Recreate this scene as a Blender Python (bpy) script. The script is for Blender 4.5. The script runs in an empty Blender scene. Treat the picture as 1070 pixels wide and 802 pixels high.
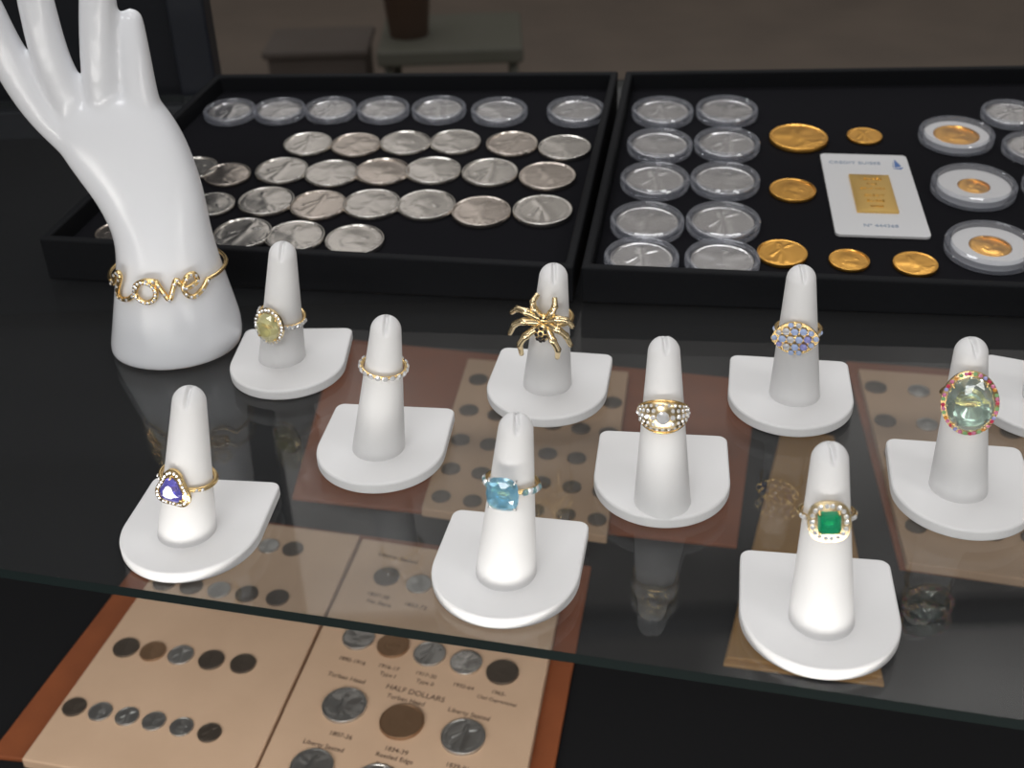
import bpy, bmesh, math, random
from mathutils import Vector, Matrix, Euler
random.seed(7)
R_ = math.radians
scene = bpy.context.scene
COL = scene.collection
try:
    scene.view_settings.view_transform = 'Standard'
except Exception:
    pass
# ------------------------------------------------------------------ measuring
F = 1250.0; CX, CY = 535.0, 401.0; PITCH = R_(32.2); CAM = Vector((0, 0, .302)); ROLL = R_(1.9)
FW = Vector((0, math.cos(PITCH), -math.sin(PITCH))); UP0 = Vector((0, math.sin(PITCH), math.cos(PITCH))); RT0 = Vector((1, 0, 0))
RT = RT0*math.cos(ROLL)-UP0*math.sin(ROLL); UP = UP0*math.cos(ROLL)+RT0*math.sin(ROLL)
def ray(px, py): return RT*((px-CX)/F) + UP*((CY-py)/F) + FW
def onz(px, py, z):
    d = ray(px, py); return CAM + d*((z-CAM.z)/d.z)
def ony(px, py, y):
    d = ray(px, py); return CAM + d*((y-CAM.y)/d.y)
def onpl(px, py, p0, n):
    d = ray(px, py); return CAM + d*((p0-CAM).dot(n)/d.dot(n))
def proj(P):
    v = P-CAM; z = v.dot(FW); return CX+F*v.dot(RT)/z, CY-F*v.dot(UP)/z, z
# ------------------------------------------------------------------ materials
def mat(name, col, rough=.5, metal=0.0, trans=0.0, ior=1.5, bump=None, vary=None, spec=None, sheen=0, coat=0):
    m = bpy.data.materials.new(name); m.use_nodes = True
    nt = m.node_tree; b = nt.nodes['Principled BSDF']
    b.inputs['Base Color'].default_value = (*col, 1)
    b.inputs['Roughness'].default_value = rough
    b.inputs['Metallic'].default_value = metal
    b.inputs['Transmission Weight'].default_value = trans
    b.inputs['IOR'].default_value = ior
    if spec is not None: b.inputs['Specular IOR Level'].default_value = spec
    if sheen: b.inputs['Sheen Weight'].default_value = sheen
    if coat: b.inputs['Coat Weight'].default_value = coat
    if bump or vary:
        tc = nt.nodes.new('ShaderNodeTexCoord')
    if bump:
        n = nt.nodes.new('ShaderNodeTexNoise'); n.inputs['Scale'].default_value = bump[0]; n.inputs['Detail'].default_value = 4
        bp = nt.nodes.new('ShaderNodeBump'); bp.inputs['Strength'].default_value = bump[1]; bp.inputs['Distance'].default_value = bump[2]
        nt.links.new(tc.outputs['Object'], n.inputs['Vector']); nt.links.new(n.outputs['Fac'], bp.inputs['Height'])
        nt.links.new(bp.outputs['Normal'], b.inputs['Normal'])
    if vary:
        n = nt.nodes.new('ShaderNodeTexNoise'); n.inputs['Scale'].default_value = vary[0]; n.inputs['Detail'].default_value = 5
        cr = nt.nodes.new('ShaderNodeValToRGB')
        cr.color_ramp.elements[0].position = .3; cr.color_ramp.elements[1].position = .7
        cr.color_ramp.elements[0].color = (*col, 1); cr.color_ramp.elements[1].color = (*vary[1], 1)
        nt.links.new(tc.outputs['Object'], n.inputs['Vector']); nt.links.new(n.outputs['Fac'], cr.inputs['Fac'])
        nt.links.new(cr.outputs['Color'], b.inputs['Base Color'])
    return m
def thin_glass(name, tint, rough=0.0, f0=.04, haze=0.0, hazecol=(1, 1, 1)):
    m = bpy.data.materials.new(name); m.use_nodes = True
    nt = m.node_tree; N = nt.nodes; L = nt.links; N.clear()
    out = N.new('ShaderNodeOutputMaterial'); g = N.new('ShaderNodeNewGeometry')
    dot = N.new('ShaderNodeVectorMath'); dot.operation = 'DOT_PRODUCT'
    L.new(g.outputs['Normal'], dot.inputs[0]); L.new(g.outputs['Incoming'], dot.inputs[1])
    def mth(op, a, b=None):
        x = N.new('ShaderNodeMath'); x.operation = op; x.use_clamp = False
        if isinstance(a, (int, float)): x.inputs[0].default_value = a
        else: L.new(a, x.inputs[0])
        if b is not None:
            if isinstance(b, (int, float)): x.inputs[1].default_value = b
            else: L.new(b, x.inputs[1])
        return x.outputs[0]
    a = mth('ABSOLUTE', dot.outputs['Value']); o = mth('SUBTRACT', 1.0, a); p = mth('POWER', o, 5.0)
    f = mth('ADD', mth('MULTIPLY', p, 1-f0), f0)
    tr = N.new('ShaderNodeBsdfTransparent'); tr.inputs['Color'].default_value = (*tint, 1)
    gl = N.new('ShaderNodeBsdfGlossy'); gl.inputs['Roughness'].default_value = rough
    mx = N.new('ShaderNodeMixShader'); L.new(f, mx.inputs[0]); L.new(tr.outputs[0], mx.inputs[1]); L.new(gl.outputs[0], mx.inputs[2])
    last = mx.outputs[0]
    if haze:
        df = N.new('ShaderNodeBsdfDiffuse'); df.inputs['Color'].default_value = (*hazecol, 1)
        m2 = N.new('ShaderNodeMixShader'); m2.inputs[0].default_value = haze
        L.new(last, m2.inputs[1]); L.new(df.outputs[0], m2.inputs[2]); last = m2.outputs[0]
    L.new(last, out.inputs['Surface'])
    return m
M = {}
M['white'] = mat('white_leatherette', (.75, .745, .745), .6, bump=(900, .12, .0003), spec=.3)
M['hand'] = mat('white_gloss_plastic', (.79, .80, .83), .2)
M['velvet'] = mat('black_velvet', (.007, .007, .009), .95, bump=(1500, .3, .0004), spec=.1)
M['tray'] = mat('black_leatherette', (.007, .0075, .009), .65, bump=(700, .35, .0005), spec=.15)
M['deck'] = mat('black_cloth', (.010, .010, .011), .8, bump=(500, .3, .0006), spec=.15)
M['frame'] = mat('black_case_metal', (.012, .014, .02), .4, spec=.4)
M['panel'] = mat('dark_navy_panel', (.010, .011, .014), .55, spec=.2)
M['page'] = mat('tan_album_page', (.62, .43, .295), .6, vary=(25, (.57, .39, .265)), spec=.2)
M['pageb'] = mat('dimmed_album_page', (.56, .37, .235), .6, vary=(25, (.50, .33, .21)), spec=.2)  # tan page with the dimness under the glass put into its colour
M['cover'] = mat('red_brown_leatherette', (.28, .082, .03), .5, bump=(600, .3, .0005), vary=(40, (.23, .068, .026)), spec=.3)
M['amber'] = mat('amber_surface', (.32, .17, .052), .55, vary=(30, (.38, .20, .06)))
M['ink'] = mat('brown_ink', (.06, .03, .02), .7)
M['greyink'] = mat('blue_grey_ink', (.24, .30, .40), .6)
M['blueink'] = mat('blue_ink', (.08, .16, .38), .6)
M['silver'] = mat('silver', (.70, .67, .63), .25, 1)
M['silverw'] = mat('silver_toned', (.68, .61, .55), .25, 1)
M['silverc'] = mat('silver_bright', (.70, .69, .68), .27, 1)
M['old'] = mat('worn_silver', (.56, .54, .51), .32, .95)
M['dark'] = mat('dark_copper', (.16, .13, .105), .4, .8)
M['copper'] = mat('brown_copper', (.36, .22, .13), .4, .8)
M['coingold'] = mat('coin_gold', (.93, .50, .115), .3, 1)
M['bargold'] = mat('bar_gold', (.90, .60, .20), .3, 1)
M['gold'] = mat('jewellery_gold', (.90, .66, .32), .25, 1)
M['palegold'] = mat('pale_gold', (.91, .73, .44), .26, 1)
M['wgold'] = mat('white_gold', (.84, .83, .82), .25, 1)
M['cup'] = mat('bright_silver_cup', (.94, .94, .94), .15, .9)
M['card'] = mat('white_card', (.64, .64, .65), .35)
M['ringwhite'] = mat('white_foam_ring', (.60, .60, .60), .6)
def gem(name, col, tr=.85, ior=1.72): return mat(name, col, .0, 0, tr, ior, spec=.9)
M['diamond'] = mat('diamond', (.95, .955, .97), .03, .55, .0, 1.8, spec=.9)
M['citrine'] = gem('citrine', (1.0, .96, .55), .72)
M['topaz'] = gem('blue_topaz', (.40, .78, .99), .76)
M['tanz'] = gem('tanzanite', (.26, .24, .84), .65)
M['emerald'] = gem('emerald', (.01, .52, .24), .6)
M['beryl'] = gem('pale_green_beryl', (.82, .95, .88), .92)
M['sapph'] = gem('pale_sapphire', (.52, .64, .95), .2)
M['ruby'] = gem('ruby_red', (.66, .05, .12), .25)
M['orange'] = gem('orange_sapphire', (.80, .34, .06), .25)
M['pink'] = gem('pink_sapphire', (.76, .24, .44), .25)
M['violet'] = gem('violet_sapphire', (.40, .40, .82), .2)
M['mint'] = gem('green_garnet', (.30, .55, .25), .25)
M['blackgem'] = mat('black_gem', (.02, .018, .02), .1, .1, coat=1)
M['glass'] = thin_glass('shelf_glass', (.89, .905, .91), 0.03, .06, .008)
M['edge'] = mat('glass_edge', (.006, .010, .010), .2, spec=.4)
M['capring'] = thin_glass('capsule_plastic', (.95, .955, .97), .04, .08, .09, (.75, .78, .88))
M['caplid'] = thin_glass('capsule_lid_plastic', (.97, .97, .98), .03, .05)
M['floor'] = mat('brown_floor', (.21, .172, .142), .7, vary=(3, (.17, .14, .118)))
M['wall'] = mat('beige_wall', (.30, .26, .22), .8, vary=(2, (.28, .24, .2)))
M['green'] = mat('green_paint', (.135, .14, .11), .6, vary=(8, (.15, .15, .125)))
M['redbrown'] = mat('red_brown_plastic', (.20, .13, .095), .6, vary=(6, (.21, .14, .11)))
M['blackp'] = mat('dark_brown_plastic', (.125, .105, .092), .6, vary=(6, (.14, .12, .11)))
# ------------------------------------------------------------------ mesh helpers
def mk(name, bm, m, parent=None, smooth=False, recalc=True):
    if recalc: bmesh.ops.recalc_face_normals(bm, faces=bm.faces[:])
    me = bpy.data.meshes.new(name); bm.to_mesh(me); bm.free()
    for x in (m if isinstance(m, (list, tuple)) else [m]): me.materials.append(x)
    if smooth:
        for p in me.polygons: p.use_smooth = True
    return inst(name, me, parent)
def inst(name, me, parent=None, loc=None, scale=None):
    o = bpy.data.objects.new(name, me); COL.objects.link(o)
    if parent is not None: o.parent = parent
    if loc is not None: o.location = loc
    if scale is not None: o.scale = (scale,)*3 if isinstance(scale, (int, float)) else scale
    return o
def tag(o, label, cat, group=None):
    o['label'] = label; o['category'] = cat
    if group: o['group'] = group
    return o
def struct(o):
    o['kind'] = 'structure'; return o
def thing(name, label, cat, loc=(0, 0, 0), rotz=0, group=None):
    o = bpy.data.objects.new(name, None); COL.objects.link(o)
    o.empty_display_size = .01
    o.location = loc; o.rotation_euler = (0, 0, rotz)
    return tag(o, label, cat, group)
def bevel(o, w, s=2, ang=40):
    b = o.modifiers.new('bevel', 'BEVEL'); b.width = w; b.segments = s; b.limit_method = 'ANGLE'; b.angle_limit = R_(ang)
def prism(bm, pts, z0, z1):
    a = [bm.verts.new((p[0], p[1], z0)) for p in pts]; b = [bm.verts.new((p[0], p[1], z1)) for p in pts]
    n = len(pts)
    bm.faces.new(a[::-1]); bm.faces.new(b)
    for i in range(n): bm.faces.new((a[i], a[(i+1) % n], b[(i+1) % n], b[i]))
def box(bm, x0, x1, y0, y1, z0, z1): prism(bm, [(x0, y0), (x1, y0), (x1, y1), (x0, y1)], z0, z1)
def lathe(bm, prof, seg=48, mtx=None):
    rings = []
    for r, z in prof:
        if r < 1e-7: rings.append([bm.verts.new((0, 0, z))])
        else: rings.append([bm.verts.new((r*math.cos(2*math.pi*i/seg), r*math.sin(2*math.pi*i/seg), z)) for i in range(seg)])
    for a, b in zip(rings, rings[1:]):
        for i in range(seg):
            j = (i+1) % seg
            if len(a) == 1 and len(b) == 1: continue
            if len(a) == 1: bm.faces.new((a[0], b[j], b[i]))
            elif len(b) == 1: bm.faces.new((a[i], a[j], b[0]))
            else: bm.faces.new((a[i], a[j], b[j], b[i]))
    return rings
def tube(bm, pts, rad, seg=8, closed=False):
    pts = [Vector(p) for p in pts]; n = len(pts)
    rr = rad if isinstance(rad, (list, tuple)) else [rad]*n
    up = None; rings = []
    for i in range(n):
        if closed: t = pts[(i+1) % n]-pts[i-1]
        else: t = pts[min(i+1, n-1)]-pts[max(i-1, 0)]
        t.normalize()
        if up is None:
            up = Vector((0, 0, 1)) if abs(t.z) < .9 else Vector((1, 0, 0))
        up = (up-t*up.dot(t)).normalized(); s = t.cross(up)
        rings.append([bm.verts.new(pts[i]+(up*math.cos(2*math.pi*k/seg)+s*math.sin(2*math.pi*k/seg))*rr[i]) for k in range(seg)])
    m = n if closed else n-1
    for i in range(m):
        a, b = rings[i], rings[(i+1) % n]
        for k in range(seg): bm.faces.new((a[k], a[(k+1) % seg], b[(k+1) % seg], b[k]))
    if not closed:
        bm.faces.new(rings[0][::-1]); bm.faces.new(rings[-1])
def ball(bm, c, r, sub=2, sc=None):
    m = Matrix.Translation(c) @ (Matrix.Diagonal((*sc, 1)) if sc else Matrix.Identity(4))
    bmesh.ops.create_icosphere(bm, subdivisions=sub, radius=r, matrix=m)
def text_mesh(s, size, name='print', mtl=None, ext=.00008):
    cu = bpy.data.curves.new(name, 'FONT'); cu.body = s; cu.size = size; cu.align_x = 'CENTER'; cu.align_y = 'CENTER'; cu.extrude = ext
    o = bpy.data.objects.new(name, cu); COL.objects.link(o)
    dg = bpy.context.evaluated_depsgraph_get(); dg.update()
    me = bpy.data.meshes.new_from_object(o.evaluated_get(dg))
    bpy.data.objects.remove(o); me.materials.clear()
    if mtl: me.materials.append(mtl)
    return me
# ------------------------------------------------------------------ the setting
ZD = -.310                                    # deck of the case below the glass
FLOOR = -1.0
bm = bmesh.new(); box(bm, -5, 5, -1.5, 6.6, FLOOR-.1, FLOOR); struct(mk('floor', bm, M['floor']))
bm = bmesh.new(); box(bm, -5, 5, 6.6, 6.7, FLOOR-.1, 1.7); struct(mk('wall_back', bm, M['wall']))
# display case
case = thing('display_case', 'black framed display case carrying the glass shelf, trays and albums', 'display case', (0, .55, FLOOR))
def cpart(name, x0, x1, y0, y1, z0, z1, m, bev=.002):
    b = bmesh.new(); box(b, x0, x1, y0-.55, y1-.55, z0-FLOOR, z1-FLOOR); o = mk(name, b, m, case); bevel(o, bev); return o
cpart('cabinet', -.93, .93, .09, 1.17, FLOOR, ZD-.02, M['frame'])
cpart('deck', -.93, .93, .09, 1.17, ZD-.02, ZD, M['deck'])
for x in (-.93, .903):
    for y in (.09, .925): cpart('post', x, x+.027, y, y+.027, ZD, .6, M['frame'])
pq = ony(212, 95, .937)
cpart('post', pq.x-.0145, pq.x+.0145, .925, .95, -.03, .6, M['frame'])
cpart('back_panel', -.903, pq.x-.0145, .935, .945, -.03, .6, M['panel'])
cpart('shelf_rail', -.903, .903, .925, .95, -.034, -.010, M['frame'])
cpart('back_panel', -.903, .903, 1.145, 1.155, ZD, -.075, M['panel'])
cpart('shelf_rail', -.93, -.885, .117, .925, -.03, -.0056, M['frame'])
cpart('shelf_rail', .885, .93, .117, .925, -.03, -.0056, M['frame'])
cpart('top_rail', -.903, .903, .925, .95, .575, .6, M['frame'])
# glass shelf
e0 = onz(0, 594, 0); e1 = onz(1070, 752, 0); sl = (e1.y-e0.y)/(e1.x-e0.x)
fy = lambda x: e0.y+sl*(x-e0.x)
bm = bmesh.new(); prism(bm, [(-.9, fy(-.9)), (.9, fy(.9)), (.9, .92), (-.9, .92)], -.0046, 0)
bm.faces.ensure_lookup_table()
for f in bm.faces:
    f.material_index = 0 if abs(f.calc_center_median().z+.0023) > .0015 else 1
tag(mk('glass_shelf', bm, [M['glass'], M['edge']]), 'clear glass shelf with a dark polished front edge under the ring stands', 'shelf')
# ------------------------------------------------------------------ trays
TILT = R_(5.0)
TN = Vector((0, -math.sin(TILT), math.cos(TILT)))
RIM0 = Vector((0, .563, .022)); FLO0 = RIM0-TN*.011
def trimpt(px, py): return onpl(px, py, RIM0, TN)
def inset(P, d):
    n = len(P); out = []
    for i in range(n):
        a = (P[i]-P[i-1]).normalized(); b = (P[(i+1) % n]-P[i]).normalized()
        na = TN.cross(a); nb = TN.cross(b)
        bis = (na+nb).normalized(); out.append(P[i]+bis*(d/max(.3, bis.dot(na))))
    return out
def make_tray(label, corners):
    O = [trimpt(*c) for c in corners]           # front-left, front-right, back-right, back-left
    I = inset(O, .0048); D = [p-TN*.013 for p in I]
    c = sum(O, Vector())/4; base = Vector((c.x, c.y, 0))
    t = thing('coin_tray', label, 'tray', base)
    b = bmesh.new()
    ov = [b.verts.new(p-base) for p in O]; iv = [b.verts.new(p-base) for p in I]; dv = [b.verts.new(p-base) for p in D]
    gv = [b.verts.new(Vector((p.x, p.y, .0003))-base) for p in O]
    for i in range(4):
        j = (i+1) % 4
        b.faces.new((gv[i], gv[j], ov[j], ov[i])); b.faces.new((ov[i], ov[j], iv[j], iv[i])); b.faces.new((iv[i], iv[j], dv[j], dv[i]))
    b.faces.new(dv); b.faces.new(gv[::-1])
    o = mk('frame', b, M['tray'], t); bevel(o, .0014, 3)
    b = bmesh.new()
    I2 = inset(O, .0053)
    lo = [b.verts.new(p-TN*.0128-base) for p in I2]; hi = [b.verts.new(p-TN*.0112-base) for p in I2]
    b.faces.new(hi); b.faces.new(lo[::-1])
    for i in range(4): b.faces.new((lo[i], lo[(i+1) % 4], hi[(i+1) % 4], hi[i]))
    mk('velvet_lining', b, M['velvet'], t)
    return t
make_tray('black velvet tray of bare and capped silver coins behind the mannequin hand', [(40, 249), (599, 279), (646, 74), (226, 77)])
make_tray('black velvet tray holding gold coins and the sealed gold bar', [(607, 279), (1170, 303), (1112, 67), (654, 74)])
def tray_matrix(px, py, yaw=0, lift=0.0):
    p = onpl(px, py, FLO0, TN)+TN*lift
    return Matrix.Translation(p) @ Matrix.Rotation(TILT, 4, 'X') @ Matrix.Rotation(yaw, 4, 'Z'), (p-CAM).dot(FW)
# ------------------------------------------------------------------ coins
REL = [
 [((0, -.65), (.05, .1), .17, .05), ((.05, .1), (.05, .45), .13, .055), ((.05, .56), (.05, .62), .1, .06), ((.05, .3), (.5, .5), .07, .045), ((0, .25), (-.45, -.1), .08, .045), ((-.1, -.1), (-.38, -.6), .13, .045), ((-.75, -.5), (-.4, -.62), .1, .03)],
 [((0, -.15), (0, .25), .26, .05), ((.1, .15), (.55, .40), .24, .04), ((-.1, .15), (-.55, .40), .24, .04), ((0, .38), (.1, .55), .11, .05), ((0, -.3), (.15, -.6), .16, .035), ((0, -.3), (-.15, -.6), .16, .035), ((-.45, -.62), (.45, -.62), .08, .03)],
 [((-.08, .12), (-.02, .22), .36, .06), ((-.12, -.35), (.1, -.52), .24, .05), ((.28, .05), (.38, 0), .09, .045), ((-.4, .0), (-.35, -.3), .12, .04)],
]
def coin_bm(v, amp):
    b = bmesh.new(); NR, NS = 28, 96
    rnd = random.Random(v*11+3); leg = [rnd.random() for _ in range(NS)]
    def seg(x, y, A, B):
        ax, ay = A; bx, by = B; dx, dy = bx-ax, by-ay
        t = max(0, min(1, ((x-ax)*dx+(y-ay)*dy)/(dx*dx+dy*dy+1e-9)))
        return math.hypot(x-ax-t*dx, y-ay-t*dy)
    def h(x, y, r, k):
        z = .125+.018*math.sin(2.1*x+1.3*y+v)
        add = 0
        for A, B, w, a in REL[v]: add = max(add, amp*a*math.exp(-(seg(x, y, A, B)/w)**2)*(1+.07*math.sin(13*x)*math.sin(11*y)))
        z += add
        if .76 < r < .88 and leg[k] > .45: z += .012*amp
        if r > .93: z = .16
        return z
    c = b.verts.new((0, 0, h(0, 0, 0, 0))); rings = []
    for i in range(1, NR+1):
        r = i/NR*.985
        rings.append([b.verts.new((r*math.cos(2*math.pi*k/NS), r*math.sin(2*math.pi*k/NS), h(r*math.cos(2*math.pi*k/NS), r*math.sin(2*math.pi*k/NS), r, k))) for k in range(NS)])
    rings.append([b.verts.new((math.cos(2*math.pi*k/NS), math.sin(2*math.pi*k/NS), .145)) for k in range(NS)])
    rings.append([b.verts.new((math.cos(2*math.pi*k/NS), math.sin(2*math.pi*k/NS), 0)) for k in range(NS)])
    for k in range(NS): b.faces.new((c, rings[0][k], rings[0][(k+1) % NS]))
    for a, d in zip(rings, rings[1:]):
        for k in range(NS):
            j = (k+1) % NS; b.faces.new((a[k], d[k], d[j], a[j]))
    b.faces.new(rings[-1][::-1])
    return b
COIN = {}
AMP = {'silver': .4, 'silverw': .4, 'silverc': .48, 'coingold': .55, 'old': 1.0, 'dark': .9}
def coin_mesh(v, mk_):
    if (v, mk_) not in COIN:
        b = coin_bm(v, AMP.get(mk_, .8)); bmesh.ops.recalc_face_normals(b, faces=b.faces[:])
        me = bpy.data.meshes.new('coin'); b.to_mesh(me); b.free(); me.materials.append(M[mk_])
        for p in me.polygons: p.use_smooth = len(p.vertices) < 5
        me.set_sharp_from_angle(angle=R_(50))
        COIN[(v, mk_)] = me
    return COIN[(v, mk_)]
def lathe_mesh(name, prof, m, seg=64):
    b = bmesh.new(); lathe(b, prof, seg); bmesh.ops.recalc_face_normals(b, faces=b.faces[:])
    me = bpy.data.meshes.new(name); b.to_mesh(me); b.free(); me.materials.append(m)
    for p in me.polygons: p.use_smooth = True
    me.set_sharp_from_angle(angle=R_(35)); return me
CAPR = lathe_mesh('capsule_rim', [(1.03, .34), (1.03, .02), (1.17, .0), (1.19, .03), (1.19, .14), (1.16, .16), (1.19, .18), (1.19, .30), (1.15, .35), (1.07, .37), (1.03, .34)], M['capring'])
CAPL = lathe_mesh('capsule_lid', [(0, .345), (1.03, .345)], M['caplid'])
def insert_mesh(h): return lathe_mesh('white_insert', [(h, .02), (1.02, .02), (1.02, .20), (h, .20), (h, .02)], M['ringwhite'])
def bare_coin(px, py, w, v, m, label, group, cat='coin'):
    T, z = tray_matrix(px, py, random.uniform(-.6, .6), .0003)
    r = w/2*z/F
    o = inst('coin', coin_mesh(v, m)); o.matrix_world = T @ Matrix.Scale(r, 4)
    return tag(o, label, cat, group)
def capsule_coin(px, py, w, v, m, label, group, insert=0):
    T, z = tray_matrix(px, py, 0, .0003); r = w/2*z/F/1.19
    root = thing('capsule_coin', label, 'coin', group=group); root.matrix_world = T @ Matrix.Scale(r, 4)
    k = insert if insert else 1.0
    inst('coin', coin_mesh(v, m), root, (0, 0, .05), (k, k, 1 if not insert else .9)).rotation_euler.z = random.uniform(-.3, .3)
    if insert: inst('white_insert', insert_mesh(k+.012), root)
    inst('capsule_rim', CAPR, root); inst('capsule_lid', CAPL, root)
    return root
ORD = ['leftmost', 'second', 'third', 'fourth', 'fifth', 'sixth', 'seventh', 'eighth']
def od(i, n): return 'rightmost' if i == n-1 else ('leftmost' if i == 0 else ORD[i]+' from left')
row = [(241, 121), (293, 120), (346, 119), (401, 119), (459, 119), (522, 121), (602, 121)]
for i, (x, y) in enumerate(row):
    capsule_coin(x, y, [54, 54, 54, 55, 57, 59, 61][i], i % 2, 'silverc', f'silver coin in clear capsule, {od(i, 7)} in back row of the left black tray', 'capped silver coins in the left tray')
rows = [('second', [(322, 153), (372, 154), (424, 152), (476, 151), (535, 153), (590, 157)], 51),
        ('third', [(204, 178), (238, 185), (295, 181), (347, 184), (400, 182), (453, 181), (512, 183), (572, 187)], 54),
        ('fourth', [(222, 216), (279, 213), (333, 217), (389, 216), (446, 217), (503, 224), (567, 223)], 58)]
k = 0
for nm, L, w in rows:
    for i, (x, y) in enumerate(L):
        ww = min(w, 48) if x < 240 else w
        bare_coin(x, y, ww+(i*.8), [0, 1, 2, 1][k % 4], 'silverw' if k % 3 == 1 else 'silver', f'bare silver coin, {od(i, len(L))} in {nm} row from back of left tray', 'bare silver coins in the left tray'); k += 1
for i, (x, y) in enumerate([(254, 247), (309, 250), (371, 254)]):
    bare_coin(x, y, 62, i, 'silver', f'bare silver coin, {["leftmost", "middle", "rightmost"][i]} of three in front row beside the mannequin wrist', 'bare silver coins in the left tray')
bare_coin(120, 245, 40, 0, 'silverw', 'bare coin half hidden at the left of the white mannequin wrist', 'bare silver coins in the left tray')
rr = ['back', 'second', 'third', 'fourth', 'front']
for i, (a, b_, w) in enumerate([((692, 122), (759, 121), 64), ((689, 157), (759, 156), 68), ((684, 194), (757, 194), 72), ((676, 238), (755, 238), 77), ((670, 276), (754, 278), 78)]):
    for j, p in enumerate((a, b_)):
        capsule_coin(p[0], p[1], w, (i+j) % 2, 'silverc', f'silver coin in clear capsule, {["left", "right"][j]} column, {rr[i]} row of the right tray', 'capped silver coins in two columns')
for (x, y, w, v, lab) in [(834, 147, 60, 1, 'largest bare gold coin, at the back beside the capped silver columns'),
                          (903, 144, 36, 0, 'smallest bare gold coin, behind the white gold bar card'),
                          (828, 201, 48, 2, 'bare gold coin at left of the gold bar card'),
                          (817, 267, 52, 0, 'bare gold coin in the front row nearest the capped silver coins'),
                          (887, 274, 42, 2, 'bare gold coin, middle of the three in the front row of tray'),
                          (956, 278, 46, 1, 'bare gold coin in the front row nearest the white capsules')]:
    bare_coin(x, y, w, v, 'coingold', lab, 'bare gold coins')
for (x, y, w, ins, lab) in [(998, 147, 76, .72, 'gold coin in white ringed capsule, rearmost of the three'),
                            (1016, 201, 86, .45, 'small gold coin in white ringed capsule, middle of the three'),
                            (1033, 264, 92, .55, 'gold coin in white ringed capsule nearest the tray front')]:
    capsule_coin(x, y, w, 2, 'coingold', lab, 'gold coins in white capsules', ins)
for (x, y, w, lab) in [(1055, 124, 60, 'capped silver coin cut by photo edge behind the white ringed capsules'), (1080, 160, 66, 'capped silver coin at photo edge, second of that column'), (1103, 200, 70, 'capped silver coin at the photo edge nearest the tray front')]:
    capsule_coin(x, y, w, 0, 'silverc', lab, 'capped silver coins at the right')
# sealed gold bar card
q = [onpl(x, y, FLO0, TN) for x, y in [(869, 249), (971, 249), (946, 163), (861, 165)]]
cc = sum(q, Vector())/4; wx = ((q[1]-q[0]).length+(q[2]-q[3]).length)/2; hy = ((q[3]-q[0]).length+(q[2]-q[1]).length)/2
yv = ((q[3]-q[0])+(q[2]-q[1])).normalized(); xv = ((q[1]-q[0])+(q[2]-q[3])).normalized()
yd = (yv*.75+TN.cross(xv)*.25).normalized(); xd = yd.cross(TN)
root = thing('gold_bar_card', 'white sealed card with a small rectangular gold bar', 'gold bar')
root.matrix_world = Matrix(((xd.x, yd.x, TN.x, cc.x), (xd.y, yd.y, TN.y, cc.y), (xd.z, yd.z, TN.z, cc.z+.0003), (0, 0, 0, 1)))
bm = bmesh.new(); cr = .003; pts = []
for sx, sy, a0 in ((1, 1, 0), (-1, 1, 90), (-1, -1, 180), (1, -1, 270)):
    for a in range(0, 91, 15):
        pts.append((sx*(wx/2-cr)+cr*math.cos(R_(a0+a)), sy*(hy/2-cr)+cr*math.sin(R_(a0+a))))
prism(bm, pts, 0, .0014); mk('card', bm, M['card'], root)
bw, bh = wx*.45, hy*.45
bm = bmesh.new()
NXg, NYg = 14, 18                                    # faintly cushioned face of the minted bar
gv = [[bm.verts.new((-bw/2+bw*i/NXg, -bh/2-hy*.02+bh*j/NYg, .0028+.0005*math.sin(math.pi*i/NXg)**.5*math.sin(math.pi*j/NYg)**.5)) for i in range(NXg+1)] for j in range(NYg+1)]
for j in range(NYg):
    for i in range(NXg): bm.faces.new((gv[j][i], gv[j][i+1], gv[j+1][i+1], gv[j+1][i]))
per = [gv[0][i] for i in range(NXg+1)]+[gv[j][NXg] for j in range(1, NYg+1)]+[gv[NYg][i] for i in range(NXg-1, -1, -1)]+[gv[j][0] for j in range(NYg-1, 0, -1)]
low = [bm.verts.new((v.co.x, v.co.y, .0010)) for v in per]
for i in range(len(per)): bm.faces.new((low[i], low[(i+1) % len(per)], per[(i+1) % len(per)], per[i]))
bm.faces.new(low[::-1])
o = mk('gold_bar', bm, M['bargold'], root, True); o.data.set_sharp_from_angle(angle=R_(50))
for i, (s, y, sz) in enumerate([('1 OUNCE', .36, .13), ('FINE', .22, .13), ('GOLD 999.9', .09, .12), ('CREDIT', -.10, .15), ('SUISSE', -.24, .15), ('444368', -.38, .11)]):
    inst('bar_print', text_mesh(s, bw*sz, 'bar_print', M['bargold'], .0002), o, (0, y*bh-hy*.02, .0033))
inst('card_print', text_mesh('CREDIT SUISSE', wx*.092, 'card_print', M['greyink']), root, (-wx*.12, hy*.38, .0015))
inst('card_print', text_mesh('Nº 444368', wx*.085, 'card_print', M['greyink']), root, (0, -hy*.39, .0015))
bm = bmesh.new()
for a, b_, c_ in (((.33, .33), (.35, .44), (.41, .35)), ((.31, .34), (.33, .42), (.32, .34)), ((.31, .315), (.43, .335), (.40, .31))):
    prism(bm, [(wx*p[0], hy*p[1]) for p in (a, b_, c_)], .0014, .0016)
mk('card_emblem', bm, M['blueink'], root)
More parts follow.
